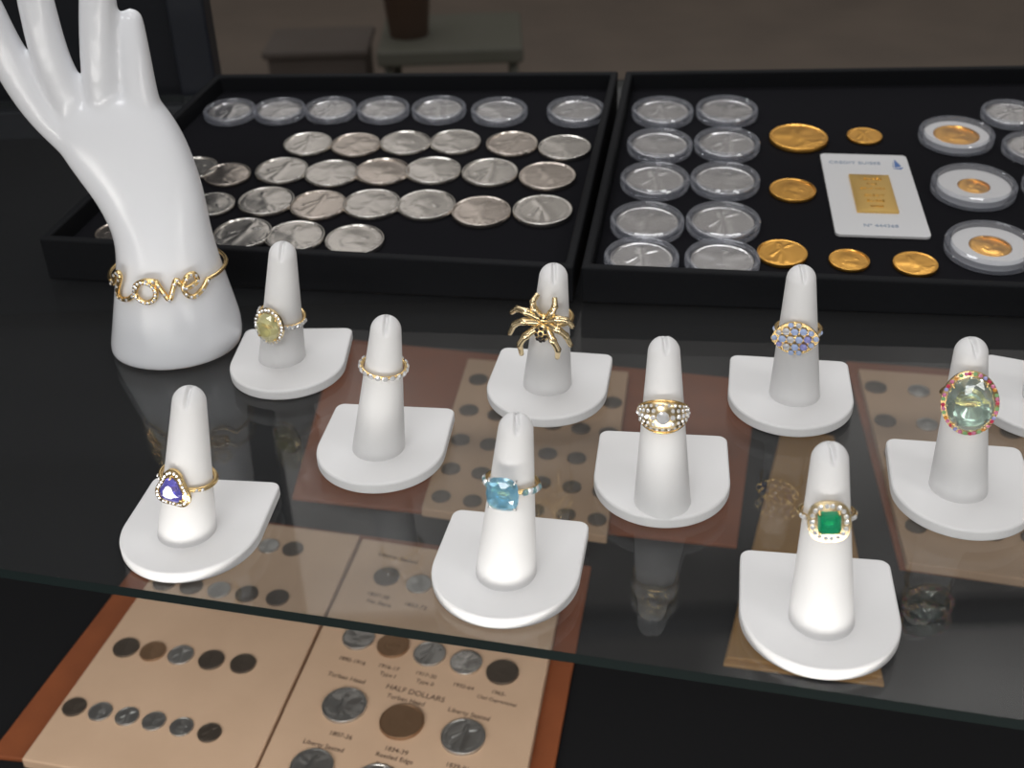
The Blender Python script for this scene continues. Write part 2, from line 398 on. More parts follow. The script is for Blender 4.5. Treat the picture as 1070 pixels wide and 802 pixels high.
# ------------------------------------------------------------------ ring stands
BW, BD, BT, HF = .0558, .0598, .0055, .072
def base_mesh():
    b = bmesh.new(); w = BW/2; pts = []
    for a in range(0, 91, 18): pts.append((w-.0045+.004*math.cos(R_(a)), BD/2-.004+.004*math.sin(R_(a))))
    for a in range(90, 181, 18): pts.append((-w+.0045+.004*math.cos(R_(a)), BD/2-.004+.004*math.sin(R_(a))))
    for i in range(0, 41):
        a = math.pi+math.pi*i/40; pts.append((w*math.cos(a), -BD/2+w+w*math.sin(a)))
    prism(b, pts, 0.0002, BT)
    bmesh.ops.recalc_face_normals(b, faces=b.faces[:])
    me = bpy.data.meshes.new('base'); b.to_mesh(me); b.free(); me.materials.append(M['white']); return me
BASE = base_mesh()
def frad(s):
    core = .0113-.0056*s
    if s < .91: return core
    t = (s-.91)/.09
    return (.0113-.0056*.91)*math.sqrt(max(0, 1-t*t))*(1-.04*t)
STAND = {}
def make_stand(key, BL, BR, AP, bot, tip, label):
    mid = (onz(*BL, BT)+onz(*BR, BT))/2; ap = onz(*AP, BT); d = (ap-mid).normalized(); c = (mid+ap)/2
    th = math.atan2(d.x, -d.y)
    root = thing('ring_stand', label, 'ring stand', (c.x, c.y, 0), th, 'white finger ring stands')
    o = inst('base', BASE, root); bevel(o, .0011, 3)
    Pb = onz(*bot, BT); T = onz(tip[0], tip[1]+2, HF)
    ax = T-Pb; lat = Vector((ax.x, ax.y)); mxl = .24*HF
    if lat.length > mxl: lat *= mxl/lat.length
    T = Vector((Pb.x+lat.x, Pb.y+lat.y, HF)); ax = T-Pb; L = ax.length; axn = ax.normalized()
    Rm = Vector((0, 0, 1)).rotation_difference(axn).to_matrix().to_4x4()
    W = Matrix.Translation((c.x, c.y, 0)) @ Matrix.Rotation(th, 4, 'Z')
    b = bmesh.new(); SEG = 80; prof = [(.01147, -.0030)]
    for i in range(0, 91):
        s = 1-(1-i/90)**1.8; prof.append((frad(s), s*L))
    lathe(b, prof, SEG)
    for v in b.verts:                              # folded notch at the tip
        s = v.co.z/L
        if s > .91 and v.co.y < .003:
            g = math.exp(-(v.co.x/.0008)**2)*min(1, (s-.91)/.05)
            v.co.z -= .0018*g; v.co.y += .0011*g
    bmesh.ops.transform(b, matrix=W.inverted() @ Matrix.Translation(Pb) @ Rm, verts=b.verts[:])
    mk('finger', b, M['white'], root, True)
    STAND[key] = (Pb, axn, L)
S = [
 ('citrine', (262, 341), (363, 348), (290, 406), (295, 372), (306, 259), 'white finger ring stand holding the oval yellow stone ring'),
 ('band', (357, 421), (470, 430), (384, 503), (396, 466), (404, 329), 'white finger ring stand holding the thin diamond band'),
 ('spider', (527, 363), (637, 373), (562, 434), (572, 400), (579, 275), 'white finger ring stand holding the gold spider ring'),
 ('dome', (630, 448), (757, 456), (690, 541), (692, 522), (694, 349), 'white finger ring stand holding the wide gold dome ring'),
 ('cluster', (763, 371), (886, 377), (828, 446), (830, 411), (838, 276), 'white finger ring stand holding the pale blue cluster ring'),
 ('beryl', (917, 452), (1074, 467), (1018, 557), (1001, 508), (1016, 351), 'white finger ring stand holding the largest round pale green ring'),
 ('tanz', (170, 497), (284, 506), (175, 597), (196, 553), (198, 403), 'white finger ring stand holding the violet blue triangular ring'),
 ('topaz', (482, 527), (610, 545), (512, 648), (529, 596), (540, 430), 'white finger ring stand holding the square sky blue ring'),
 ('emerald', (773, 573), (930, 582), (862, 701), (858, 645), (868, 460), 'white finger ring stand holding the square emerald ring'),
 ('edge', (1036, 377), (1152, 388), (1085, 447), (1096, 415), (1108, 280), 'white ring stand cut off by the photo edge, only its base showing'),
]
for s in S: make_stand(*s)
# ------------------------------------------------------------------ rings
def outline(kind, n=24):
    P = []
    for i in range(n):
        a = 2*math.pi*i/n; c, s = math.cos(a), math.sin(a)
        if kind == 'round': P.append((c, s))
        elif kind == 'cushion':
            e = .66; P.append((math.copysign(abs(c)**e, c)*.98, math.copysign(abs(s)**e, s)*.98))
        elif kind == 'soft':
            e = .8; P.append((math.copysign(abs(c)**e, c), math.copysign(abs(s)**e, s)))
        elif kind == 'tri':
            r = 1-.15*math.cos(3*(a-math.pi/2)+math.pi); P.append((r*c, r*s-.05))
        elif kind == 'marq': P.append((c, math.copysign(abs(s)**1.5, s)))
    if kind == 'step':
        k = .68; P = [(1, -k), (1, k), (k, 1), (-k, 1), (-1, k), (-1, -k), (-k, -1), (k, -1)]
    return P
def gem_mesh(name, kind, m, sx=1, sy=1, crown=.35, pav=.6, n=16):
    """faceted stone facing -y, girdle at y=0, in the x/z plane"""
    P = outline(kind, n); N = len(P); b = bmesh.new()
    def ring(k, w, half=False):
        vs = []
        for i in range(N):
            u, v = P[i]
            if half and kind != 'step': u, v = (u+P[(i+1) % N][0])/2, (v+P[(i+1) % N][1])/2
            vs.append(b.verts.new((u*k*sx, -w, v*k*sy)))
        return vs
    g = ring(1, 0); mdl = ring(.80, crown*.62, True); t = ring(.50, crown)
    for i in range(N):
        j = (i+1) % N
        if kind == 'step':
            b.faces.new((g[i], g[j], mdl[j], mdl[i])); b.faces.new((mdl[i], mdl[j], t[j], t[i]))
        else:
            b.faces.new((g[i], g[j], mdl[i])); b.faces.new((mdl[i], g[j], mdl[j]))
            b.faces.new((t[i], mdl[i], t[j])); b.faces.new((t[j], mdl[i], mdl[j]))
    b.faces.new(t)
    lo = ring(.55, -pav*.6, True); cu = b.verts.new((0, pav, 0))
    for i in range(N):
        j = (i+1) % N
        b.faces.new((g[i], lo[i], g[j])); b.faces.new((g[j], lo[i], lo[j])); b.faces.new((lo[i], cu, lo[j]))
    bmesh.ops.recalc_face_normals(b, faces=b.faces[:])
    me = bpy.data.meshes.new(name); b.to_mesh(me); b.free(); me.materials.append(m); return me
SM = {}
def small(mk_):
    if mk_ not in SM: SM[mk_] = gem_mesh('small_stone', 'round', M[mk_], crown=.5, pav=.7, n=6)
    return SM[mk_]
TW = {}
def ring_root(label, key, gx, gy, tilt=8, off=.003):
    Pb, ax, L = STAND[key]; best = None
    for yi in range(-70, 71, 2):
        Fd = Vector((math.sin(R_(yi)), -math.cos(R_(yi)), 0)); Fd = (Fd-ax*Fd.dot(ax)).normalized()
        for si in range(20, 85):
            s = si/100; rf = frad(s); x, y, z = proj(Pb+ax*(s*L)+Fd*(rf+off))
            e = (x-gx)**2+(y-gy)**2
            if best is None or e < best[0]: best = (e, s, Fd, rf, z)
    e, s, Fd, rf, z = best
    y = -Fd; x = y.cross(ax); c = Pb+ax*(s*L)
    Mx = Matrix(((x.x, y.x, ax.x, c.x), (x.y, y.y, ax.y, c.y), (x.z, y.z, ax.z, c.z), (0, 0, 0, 1)))
    root = thing('ring', label, 'ring'); mw = Mx @ Matrix.Rotation(R_(-tilt), 4, 'X'); root.matrix_world = mw
    # how far the stone is turned in its setting so that it stands upright on the finger
    P0 = mw @ Vector((0, -(rf+off), 0)); a = proj(P0); bx = proj(P0+mw.to_3x3() @ Vector((.002, 0, 0))); bz = proj(P0+mw.to_3x3() @ Vector((0, 0, .002)))
    TW[root.name] = math.atan2(-(bz[0]-a[0]), (bx[0]-a[0]))
    return root, rf+.0013, z/F
def band(root, R, minor=.0009, m='gold'):
    b = bmesh.new(); tube(b, [(R*math.cos(2*math.pi*i/64), R*math.sin(2*math.pi*i/64), 0) for i in range(64)], minor, 10, True)
    return mk('band', b, M[m], root, True)
def plate(root, name, kind, sx, sy, y0, y1, m, n=32, hole=.0, lip=0.0):
    """setting plate in the x/z plane between y0 and y1 (towards the front, negative y); lip lowers its outer edge"""
    P = outline(kind, n); b = bmesh.new(); N = len(P)
    A = [b.verts.new((u*sx, -(y0-lip), v*sy)) for u, v in P]; B = [b.verts.new((u*sx, -(y1-lip), v*sy)) for u, v in P]
    for i in range(N): b.faces.new((A[i], A[(i+1) % N], B[(i+1) % N], B[i]))
    if hole:
        hx, hy_ = hole
        C1 = [b.verts.new((u*hx, -y0, v*hy_)) for u, v in P]; D1 = [b.verts.new((u*hx, -y1, v*hy_)) for u, v in P]
        for i in range(N):
            j = (i+1) % N
            b.faces.new((C1[j], C1[i], D1[i], D1[j])); b.faces.new((A[i], C1[i], C1[j], A[j])); b.faces.new((B[i], B[j], D1[j], D1[i]))
    else:
        b.faces.new(A); b.faces.new(B[::-1])
    o = mk(name, b, m, root); return o
def head(root, R, k, kind, w, h, gem_, halo=None, metal='gold', prongs=4, n=16, gname='centre_stone', crown=.42, pm='gold', ss=.52, hk=None):
    gw, gh = w*k/2, h*k/2/.86
    y0 = R-.0006; pav = min(.0030, .5*min(gw, gh)); kk = hk or kind
    yg = y0+.0008+pav                                # girdle
    tw_ = TW[root.name]
    if halo:
        cnt, mats, tw, thh = halo; tw, thh = tw*k/2, thh*k/2/.86
        sr = ((tw-gw)+(thh-gh))/4; yh = yg-.0002
        hs = plate(root, 'halo', kk, tw, thh, yh-.0013, yh, M[metal], 48, (gw*.9, gh*.9), .0009)
        P = outline(kk, 96)
        pts = [(u*(tw-sr), v*(thh-sr)) for u, v in P]
        per = [0]
        for i in range(96): per.append(per[-1]+math.dist(pts[i], pts[(i+1) % 96]))
        for j in range(cnt):
            t = per[-1]*j/cnt; i = max(a for a in range(97) if per[a] <= t+1e-12) % 96
            inst('halo_stone', small(mats[j % len(mats)]), hs, (pts[i][0], -(yh-.0005), pts[i][1]), min(sr*1.1, per[-1]/cnt*ss)).rotation_euler.y = j*.7
        b = bmesh.new(); lathe(b, [(.0016, 0), (1*gw*.92, yg-y0-.001)], 32)       # reflective cup added under the stone to brighten it
        bmesh.ops.transform(b, matrix=Matrix.Translation((0, -y0, 0)) @ Matrix.Rotation(R_(90), 4, 'X') , verts=b.verts[:])
        mk('cup', b, M['cup'], hs, True)
    else:
        b = bmesh.new(); lathe(b, [(.0016, 0), (gw*.5, (yg-y0)*.45), (gw*.98, yg-y0-.0004), (gw*1.0, yg-y0)], 32)
        bmesh.ops.transform(b, matrix=Matrix.Translation((0, -y0, 0)) @ Matrix.Rotation(R_(90), 4, 'X'), verts=b.verts[:])
        hs = mk('basket', b, M['cup'], root, True)
    hs.rotation_euler.y = tw_
    inst(gname, gem_mesh(gname, kind, M[gem_], gw, gh, crown*min(gw, gh), pav, n), root, (0, -yg, 0)).rotation_euler.y = tw_
    if prongs:
        base = 45 if prongs == 4 else 90
        for i in range(prongs):
            a = R_(base+360*i/prongs); c, s = math.cos(a), math.sin(a)
            if kind == 'step': c, s = math.copysign(.86, c), math.copysign(.86, s)
            if kind == 'cushion': c, s = math.copysign(.79, c), math.copysign(.79, s)
            if kind == 'tri': c, s = c*1.12, s*1.12-.05
            b = bmesh.new(); tube(b, [(c*gw*1.02, -(yg-.0012), s*gh*1.02), (c*gw*1.02, -(yg+.0004), s*gh*1.02), (c*gw*.9, -(yg+.0010), s*gh*.9)], [.00035, .00045, .00035], 8)
            mk('prong', b, M[pm], hs, True)
    return hs
def shoulder(root, R, mats, angs, r):
    for i, a in enumerate(angs):
        p = Vector((math.sin(R_(a)), -math.cos(R_(a)), 0))
        o = inst('shoulder_stone', small(mats[i % len(mats)]), root, p*(R+.0008), r); o.rotation_euler.z = R_(a)
# oval citrine
r, R, k = ring_root('gold ring with oval yellow stone in a diamond halo, near the mannequin wrist', 'citrine', 281, 344)
band(r, R, .0009); head(r, R, k, 'round', 27, 30, 'citrine', (24, ['diamond'], 34, 36), 'palegold', n=10, ss=.44)
shoulder(r, R, ['diamond'], [36, 47, 58, 69, 80, 91, 102, -36, -47, -58, -69, -80], .0013)
# eternity band
r, R, k = ring_root('thin ring set all round with a single row of diamonds', 'band', 402, 395, 3, .001)
band(r, R, .0008, 'gold'); shoulder(r, R, ['diamond'], [i*18 for i in range(20)], .00134)
# tanzanite trillion
r, R, k = ring_root('gold ring with triangular violet blue stone in a diamond halo', 'tanz', 180, 515)
band(r, R, .0010); head(r, R, k, 'tri', 26, 25, 'tanz', (26, ['diamond'], 38, 36), 'gold', prongs=3, n=12, ss=.40)
shoulder(r, R, ['diamond'], [45, 57, -45, -57], .0008)
# blue topaz
r, R, k = ring_root('ring with large square sky blue stone and jewelled shoulders', 'topaz', 526, 518)
band(r, R, .0010); head(r, R, k, 'cushion', 36, 33, 'topaz', None, 'wgold', 4, n=16, pm='wgold', crown=.36)
shoulder(r, R, ['topaz', 'diamond', 'topaz', 'diamond', 'topaz'], [44, 55, 66, 77, 88, -44, -55, -66, -77], .0015)
# emerald
r, R, k = ring_root('gold ring with square green emerald in a white diamond halo', 'emerald', 867, 551)
band(r, R, .0009); head(r, R, k, 'step', 24, 22, 'emerald', (18, ['diamond'], 45, 39), 'palegold', 4, ss=.47, hk='soft')
shoulder(r, R, ['diamond'], [52, 62, -52, -62], .0010)
# beryl
r, R, k = ring_root('very large round pale green stone ring with multicoloured halo', 'beryl', 1013, 428, 10, .005)
band(r, R, .0011); head(r, R, k, 'round', 49, 53, 'beryl', (36, ['ruby', 'pink', 'mint', 'orange', 'pink', 'ruby', 'violet', 'pink', 'mint'], 58, 61), 'gold', 4, n=12, crown=.36, ss=.47)
# dome ring
r, R, k = ring_root('wide gold dome ring with rows of round diamonds', 'dome', 693, 438, 5, .002)
b = bmesh.new(); n = 72; rings = []
def dome_hw(f): return .0016+.0050*max(0, f)**1.3
def dome_r(f, v): return R+.0001+(.0007+.0020*max(0, f)**2)*math.sqrt(max(0, 1-v*v))
for i in range(n):
    a = 2*math.pi*i/n; f = max(0, math.cos(a)); hw = dome_hw(f)
    d = Vector((math.sin(a), -math.cos(a), 0)); cs = []
    for t in range(13):
        v = -1+t/6; cs.append(b.verts.new(d*dome_r(f, v)+Vector((0, 0, v*hw))))
    for v in (1, 0, -1): cs.append(b.verts.new(d*(R-.0006)+Vector((0, 0, v*hw))))
    rings.append(cs)
for i in range(n):
    A, B = rings[i], rings[(i+1) % n]; m = len(A)
    for t in range(m): b.faces.new((A[t], B[t], B[(t+1) % m], A[(t+1) % m]))
dome = mk('band', b, M['palegold'], r, True)
for row_v, offs, st, sz in ((0, 0, 13, .00115), (.42, 6.5, 12, .00088), (-.42, 6.5, 12, .00088), (.74, 0, 12, .0007), (-.74, 0, 12, .0007)):
    for q_ in range(-5, 6):
        a = R_(offs+st*q_+(5*(1 if q_ > 0 else -1) if row_v == 0 and q_ else 0)); f = math.cos(a); rad = dome_r(f, row_v)
        if abs(row_v) == .42 and abs(math.degrees(a)) < 8: continue
        big = row_v == 0 and q_ == 0
        sc_ = .0026 if big else sz*(.65+.35*f)
        o = inst('pave_stone', gem_mesh('centre_stone', 'round', M['diamond'], .0026, .0027, .0011, .0010, 10) if big else small('diamond'), dome, (math.sin(a)*(rad+.0001), -math.cos(a)*(rad+.0001), row_v*dome_hw(f)), 1 if big else sc_)
        o.rotation_euler = (row_v*-.7, 0, a)
for vv in (-1, 1):
    b = bmesh.new(); pts = []
    for i in range(41):
        a = R_(-70+i*3.5); f = math.cos(a); v_ = vv*.99
        pts.append(Vector((math.sin(a), -math.cos(a), 0))*(dome_r(f, v_)+.0001)+Vector((0, 0, v_*dome_hw(f))))
    tube(b, pts, .0004, 6); mk('edge_rail', b, M['gold'], dome, True)
# cluster ring
r, R, k = ring_root('gold ring with a cluster of small pale blue and white stones', 'cluster', 830, 358)
band(r, R, .0009)
hs = plate(r, 'cluster_setting', 'marq', 25*k, 16*k/.86, R-.0004, R+.0006, M['gold'])
n_ = 0
for vv, us in ((0, (-21.5, -13, -4.4, 4.4, 13, 21.5)), (7.6, (-8.8, 0, 8.8)), (-7.6, (-8.8, 0, 8.8)), (13.5, (-4, 4)), (-13.5, (-4, 4)), (5.8, (-16.5, 16.5)), (-5.8, (-16.5, 16.5))):
    for u in us:
        big = abs(vv) < 10 and abs(u) < 15
        inst('cluster_stone', small(['sapph', 'sapph', 'diamond', 'sapph', 'violet', 'sapph', 'diamond'][n_ % 7]), hs, (u*k, -(R+.0022-.0013*(abs(u)/20)**2-.0008*(abs(vv)/15)**2), vv*k/.86), (4.3 if big else 3.3)*k); n_ += 1
hs.rotation_euler.y = TW[r.name]
shoulder(r, R, ['diamond', 'sapph'], [66, 78, -66, -78], .0010)
# spider ring
r, R, k = ring_root('gold spider ring with dark jewelled body and long bent legs', 'spider', 567, 346, 10, .004)
band(r, R, .0011)
y0 = R+.0008
b = bmesh.new(); ball(b, (0, -(y0+.0022), -.0020), 1, 3, (.0040, .0030, .0048)); ab = mk('abdomen', b, M['gold'], r, True)
for j, (u, v) in enumerate([(0, .0002), (.0019, .0013), (-.0019, .0013), (.0019, -.0011), (-.0019, -.0011), (0, .0026), (0, -.0022), (.0014, -.0033), (-.0014, -.0033), (0, -.0042)]):
    w = .0030*math.sqrt(max(0, 1-(u/.0040)**2-(v/.0048)**2))
    inst('dark_stone', small('blackgem'), ab, (u, -(y0+.0022+w), v-.0020), .00105)
b = bmesh.new(); ball(b, (0, -(y0+.002), .0040), 1, 3, (.0026, .0022, .0026)); hd = mk('thorax', b, M['gold'], r, True)
for j in (-1, 1): inst('eye_stone', small('blackgem'), hd, (j*.0009, -(y0+.0040), .0050), .0007)
for sg in (-1, 1):
    for P3 in ([(.0014, .0015, .0044), (.0038, .0040, .0090), (.0048, .0036, .0120), (.0036, .0010, .0148)],
               [(.0014, .0015, .0034), (.0068, .0048, .0072), (.0106, .0030, .0066), (.0134, .0004, .0026)],
               [(.0014, .0015, .0018), (.0074, .0048, .0022), (.0112, .0026, -.0012), (.0134, .0002, -.0072)],
               [(.0014, .0015, .0004), (.0060, .0046, -.0044), (.0084, .0030, -.0092), (.0078, .0004, -.0150)]):
        lf = 1.14 if sg < 0 else .96
        V3 = [Vector((sg*u*lf, -(y0+d_), v*(lf if v < 0 else 1))) for u, d_, v in P3]; pts = []
        for i in range(3):
            for t in range(5): pts.append(V3[i].lerp(V3[i+1], t/5))
        pts.append(V3[3])
        pts = [pts[0]]+[(pts[i-1]+pts[i]*2+pts[i+1])/4 for i in range(1, 15)]+[pts[15]]
        b = bmesh.new(); tube(b, pts, [.00185-.0007*i/15+(.0003 if i in (5, 10) else 0) for i in range(16)], 10); mk('leg', b, M['palegold'], r, True)
# ------------------------------------------------------------------ mannequin hand
HB = onz(184.5, 360, 0); HY = HB.y
def hp(px, py, dy=0): return ony(px, py, HY+dy)
def pk(P): return (P-CAM).dot(FW)/F
b = bmesh.new()
secs = [(360, 184.5, 66, .86), (352, 185, 67.5, .86), (334, 184.5, 66, .86), (302, 180, 59.5, .86), (272, 175.5, 53.5, .84), (248, 171, 51, .80), (225, 164.5, 52.5, .70), (200, 155, 56, .58), (170, 139.5, 60.5, .48), (140, 122, 62, .43), (118, 109, 59, .40), (104, 102, 52, .36)]
prev = None; NS = 64
def catm(p0, p1, p2, p3, t): return .5*((2*p1)+(-p0+p2)*t+(2*p0-5*p1+4*p2-p3)*t*t+(-p0+3*p1-3*p2+p3)*t**3)
dense = []
for i in range(len(secs)-1):
    a0, a1, a2, a3 = secs[max(0, i-1)], secs[i], secs[i+1], secs[min(len(secs)-1, i+2)]
    for t in range(4): dense.append(tuple(catm(a0[c], a1[c], a2[c], a3[c], t/4) for c in range(4)))
dense.append(secs[-1])
for i, (y, x, hw, dr) in enumerate(dense):
    P = hp(x, y); q = hw*pk(P)
    if i == 0: P.z = .0004
    f_ = max(0, min(1, (i-22)/12)); sh = .18*f_; ex, ey = 1-.12*f_, 1-.38*f_
    vs = []
    for j in range(NS):
        c, s = math.cos(2*math.pi*j/NS), math.sin(2*math.pi*j/NS)
        cx_, sy_ = math.copysign(abs(c)**ex, c), math.copysign(abs(s)**ey, s)
        vs.append(b.verts.new((P.x+q*cx_, P.y+q*dr*sy_, P.z+sh*q*cx_)))
    if prev:
        for j in range(NS): b.faces.new((prev[j], prev[(j+1) % NS], vs[(j+1) % NS], vs[j]))
    else: b.faces.new(vs[::-1])
    prev = vs
b.faces.new(prev)
def chain(pts):
    Q = []; n = len(pts)
    for i in range(n-1):
        a0, a1, a2, a3 = pts[max(0, i-1)], pts[i], pts[i+1], pts[min(n-1, i+2)]
        for t in range(12): Q.append([catm(a0[c], a1[c], a2[c], a3[c], t/12) for c in range(4)])
    Q.append(list(pts[-1]))
    W3 = [hp(q[0], q[1], q[3]) for q in Q]; rad = [q[2]*pk(w) for q, w in zip(Q, W3)]
    tube(b, W3, rad, 24); ball(b, W3[0], rad[0], 3); ball(b, W3[-1], rad[-1], 3)
chain([(157, 165, 18, 0), (150.5, 120, 19, 0), (145, 85, 17.5, -.001), (140.5, 48, 15.2, -.002), (137.5, 20, 12.5, -.002)])
chain([(128, 160, 18, 0), (111, 112, 20.5, 0), (104.5, 60, 20.5, -.003), (102, 0, 19.5, -.006), (101, -45, 16, -.008), (101, -62, 13, -.008)])
chain([(108, 160, 18, 0), (76, 110, 20.5, 0), (53, 60, 20, -.004), (37, 0, 19, -.008), (26, -50, 16, -.010), (22, -72, 13, -.010)])
chain([(100, 170, 18, 0), (46, 114, 21, 0), (8, 58, 20.5, -.004), (-18, 5, 19.5, -.009), (-36, -40, 16, -.012), (-42, -56, 13, -.012)])
chain([(135, 195, 18, .006), (110, 150, 18, .022), (80, 105, 17, .036), (57, 75, 15, .042), (47, 60, 12, .044)])
hand = mk('mannequin_hand', b, M['hand'], None, True, False)
rm = hand.modifiers.new('remesh', 'REMESH'); rm.mode = 'VOXEL'; rm.voxel_size = .0010; rm.use_smooth_shade = True
sm = hand.modifiers.new('smooth', 'SMOOTH'); sm.factor = .5; sm.iterations = 45
tag(hand, 'glossy white mannequin hand with raised fingers wearing a gold bracelet', 'display hand')
# bracelet
Pc = hp(180, 301); zc = Pc.z; ea = 59*pk(Pc)+.0004; eb = 59*.86*pk(Pc)+.0006
br = thing('bracelet', 'gold word bracelet with diamond letters around the mannequin wrist', 'bracelet', (Pc.x, Pc.y, zc))
def bp(phi, dz, out=0):
    s, c = math.sin(R_(phi)), math.cos(R_(phi)); kk = 1-max(0, dz)*.4/.01*.03
    return Vector(((ea*kk+out)*s, -(eb*kk+out)*c, dz+.0008*s))
front = ony(180, 316, Pc.y-eb); z_lo = front.z-zc; uh = ony(180, 286, Pc.y-eb).z-front.z
def lp(u, v, out=.0003): return bp(-50+u/2.5*96, z_lo+v*uh, out)
LET = [[(-.25, .4), (-.1, .45), (.1, .85), (.28, .98), (.32, .8), (.15, .45), (0, .1), (.15, 0), (.45, .05), (.72, .30)],
       [(1.0-.29*math.cos(a*.5236), .38+.36*math.sin(a*.5236)) for a in range(13)]+[(.9, .72), (1.1, .80), (1.33, .75)],
       [(1.33, .78), (1.45, .4), (1.58, .0), (1.7, .4), (1.84, .78), (1.92, .5)],
       [(1.92, .35), (2.15, .38), (2.40, .5), (2.32, .80), (2.1, .77), (1.95, .4), (2.02, .1), (2.2, .0), (2.45, .15), (2.7, .45)]]
for L in LET:
    pts = []
    for (a, b_) in zip(L, L[1:]):
        for t in range(4): pts.append(lp(a[0]+(b_[0]-a[0])*t/4, a[1]+(b_[1]-a[1])*t/4))
    pts.append(lp(*L[-1]))
    for _ in range(2): pts = [pts[0]]+[(pts[i-1]+pts[i]*2+pts[i+1])/4 for i in range(1, len(pts)-1)]+[pts[-1]]
    bb = bmesh.new(); tube(bb, pts, .0013, 10); lt = mk('letter', bb, M['gold'], br, True)
    for i in range(2, len(pts)-1, 3):
        o = inst('letter_diamond', small('diamond'), lt, pts[i]+Vector((pts[i].x/ea*.0012, pts[i].y/eb*.0012, 0)), .00085)
        o.rotation_euler.z = math.atan2(pts[i].x, -pts[i].y)
bb = bmesh.new(); pts = [bp(52+i*(360-112)/60, z_lo+uh*(.42+.02*i/60), .0002) for i in range(61)]
tube(bb, pts, .0010, 8); mk('bangle', bb, M['gold'], br, True)
# ------------------------------------------------------------------ albums under the glass
ZP = ZD+.012
def pl(px, py, z=ZP): return onz(px, py, z)
def album(label, cover, pages, pm='page'):
    C4 = [pl(*p, ZD+.003) for p in cover]; c = sum(C4, Vector())/len(C4)
    base = Vector((c.x, c.y, ZD)); t = thing('coin_album', label, 'album', base)
    b = bmesh.new(); prism(b, [(p.x-base.x, p.y-base.y) for p in C4], .0003, .004); o = mk('cover', b, M['cover'], t); bevel(o, .001)
    for pg in pages:
        P = [pl(*p) for p in pg]
        b = bmesh.new(); prism(b, [(p.x-base.x, p.y-base.y) for p in P], .004, .012); o = mk('page', b, M[pm], t); bevel(o, .001)
    return t, base
def album_print(t, base, s, px, py, hpx, slope=.245):
    p = pl(px, py); q_ = pl(px+40, py+40*slope); yaw = math.atan2(q_.y-p.y, q_.x-p.x)
    o = inst('caption', text_mesh(s, hpx*(p-CAM).dot(FW)/F*1.55, 'caption', M['ink']), t, (p.x-base.x, p.y-base.y, .0121)); o.rotation_euler.z = yaw
def album_coin(px, py, w, v, m, label, group):
    p = pl(px, py); r_ = w/2*(p-CAM).dot(FW)/F
    o = inst('coin', coin_mesh(v, m)); o.location = (p.x, p.y, ZP+.0001); o.scale = (r_, r_, r_); o.rotation_euler.z = random.uniform(-.4, .1)
    return tag(o, label, 'coin', group)
t, base = album('open coin album with red brown cover at the front below the glass', [(-12, 790), (186, 533), (618, 592), (571, 850)][::-1],
                [[(22, 793), (252, 832), (376, 559), (205, 537)], [(255, 832), (538, 872), (592, 594), (379, 562)]])
def arow(pts, w, mats, desc, group):
    for i, (x, y) in enumerate(pts):
        album_coin(x, y, w, (i+1) % 3, mats[i % len(mats)], f'small round coin, {od(i, len(pts))} in {desc}', group)
g = 'coins on the left page of the front album'
arow([(205, 561), (230, 564), (256, 567), (281, 571), (306, 574)], 22, ['dark', 'old'], 'the rearmost row of front album left page', g)
arow([(172, 609), (200, 613), (229, 617), (258, 621), (290, 625)], 24, ['dark', 'dark', 'old'], 'the row behind glass edge, left page', g)
arow([(132, 677), (160, 681), (189, 685), (221, 690), (254, 694)], 27, ['dark', 'copper', 'old', 'dark', 'dark'], 'the row before glass edge, left page', g)
arow([(78, 739), (105, 744), (133, 749), (161, 754), (190, 760), (219, 766)], 25, ['dark', 'old', 'old', 'old', 'old', 'dark'], 'the lowest row of front album left page', g)
g = 'coins on the right page of the front album'
arow([(404, 603), (438, 611), (471, 619)], 27, ['dark', 'old', 'dark'], 'the row under glass, front album right page', g)
arow([(375, 667), (411, 675), (449, 684), (487, 693), (525, 703)], 34, ['old', 'copper', 'old', 'silver', 'dark'], 'the row of five, front album right page', g)
arow([(360, 738), (420, 755), (484, 771)], 47, ['old', 'copper', 'old'], 'the large row on front album right page', g)
arow([(326, 802), (392, 818)], 46, ['old', 'old'], 'the row cut by photo bottom, right page', g)
for s, x, y, h_ in [('Liberty Seated', 416, 583, 5), ('1837-38', 395, 622, 5), ('No Stars', 396, 630, 5), ('1853-73', 434, 633, 5), ('1892-1916', 368, 690, 4.6), ('1916-17', 406, 697, 4.6), ('Type I', 405, 705, 4.6), ('1917-30', 445, 705, 4.6), ('Type II', 444, 713, 4.6),
                    ('1932-64', 484, 717, 4.6), ('1965-', 521, 724, 4.6), ('Clad Cupronickel', 519, 732, 4), ('HALF DOLLARS', 434, 724, 6.2), ('Turban Head', 362, 708, 5.2), ('Turban Head', 424, 731, 5.2), ('Liberty Seated', 490, 746, 5.2),
                    ('1807-36', 356, 768, 5.2), ('1834-39', 414, 784, 5.2), ('Reeded Edge', 412, 792, 5.2), ('1839-91', 478, 801, 5.2), ('Liberty Seated', 338, 779, 5.2), ('Barber', 402, 800, 5)]:
    album_print(t, base, s, x, y, h_)
t, base = album('open coin album seen through glass between the middle ring stands', [(352, 354), (792, 398), (770, 571), (305, 520)][::-1], [[(440, 531), (634, 560), (657, 388), (489, 374)]], 'pageb')
for j, (y, n_, x0, x1) in enumerate([(403, 6, 500, 640), (435, 6, 490, 636), (466, 6, 481, 633), (496, 6, 471, 629), (525, 6, 461, 624)]):
    arow([(x0+(x1-x0)*i/(n_-1), y-6+24*i/(n_-1)) for i in range(n_)], 20, ['dark', 'dark', 'old', 'dark'], f'the {rr[j]} row of album between middle stands', 'coins of the middle album')
t, base = album('open coin album under glass below the large pale green ring', [(884, 378), (1180, 400), (1195, 628), (940, 593)][::-1], [[(948, 587), (1140, 615), (1125, 402), (897, 385)]], 'pageb')
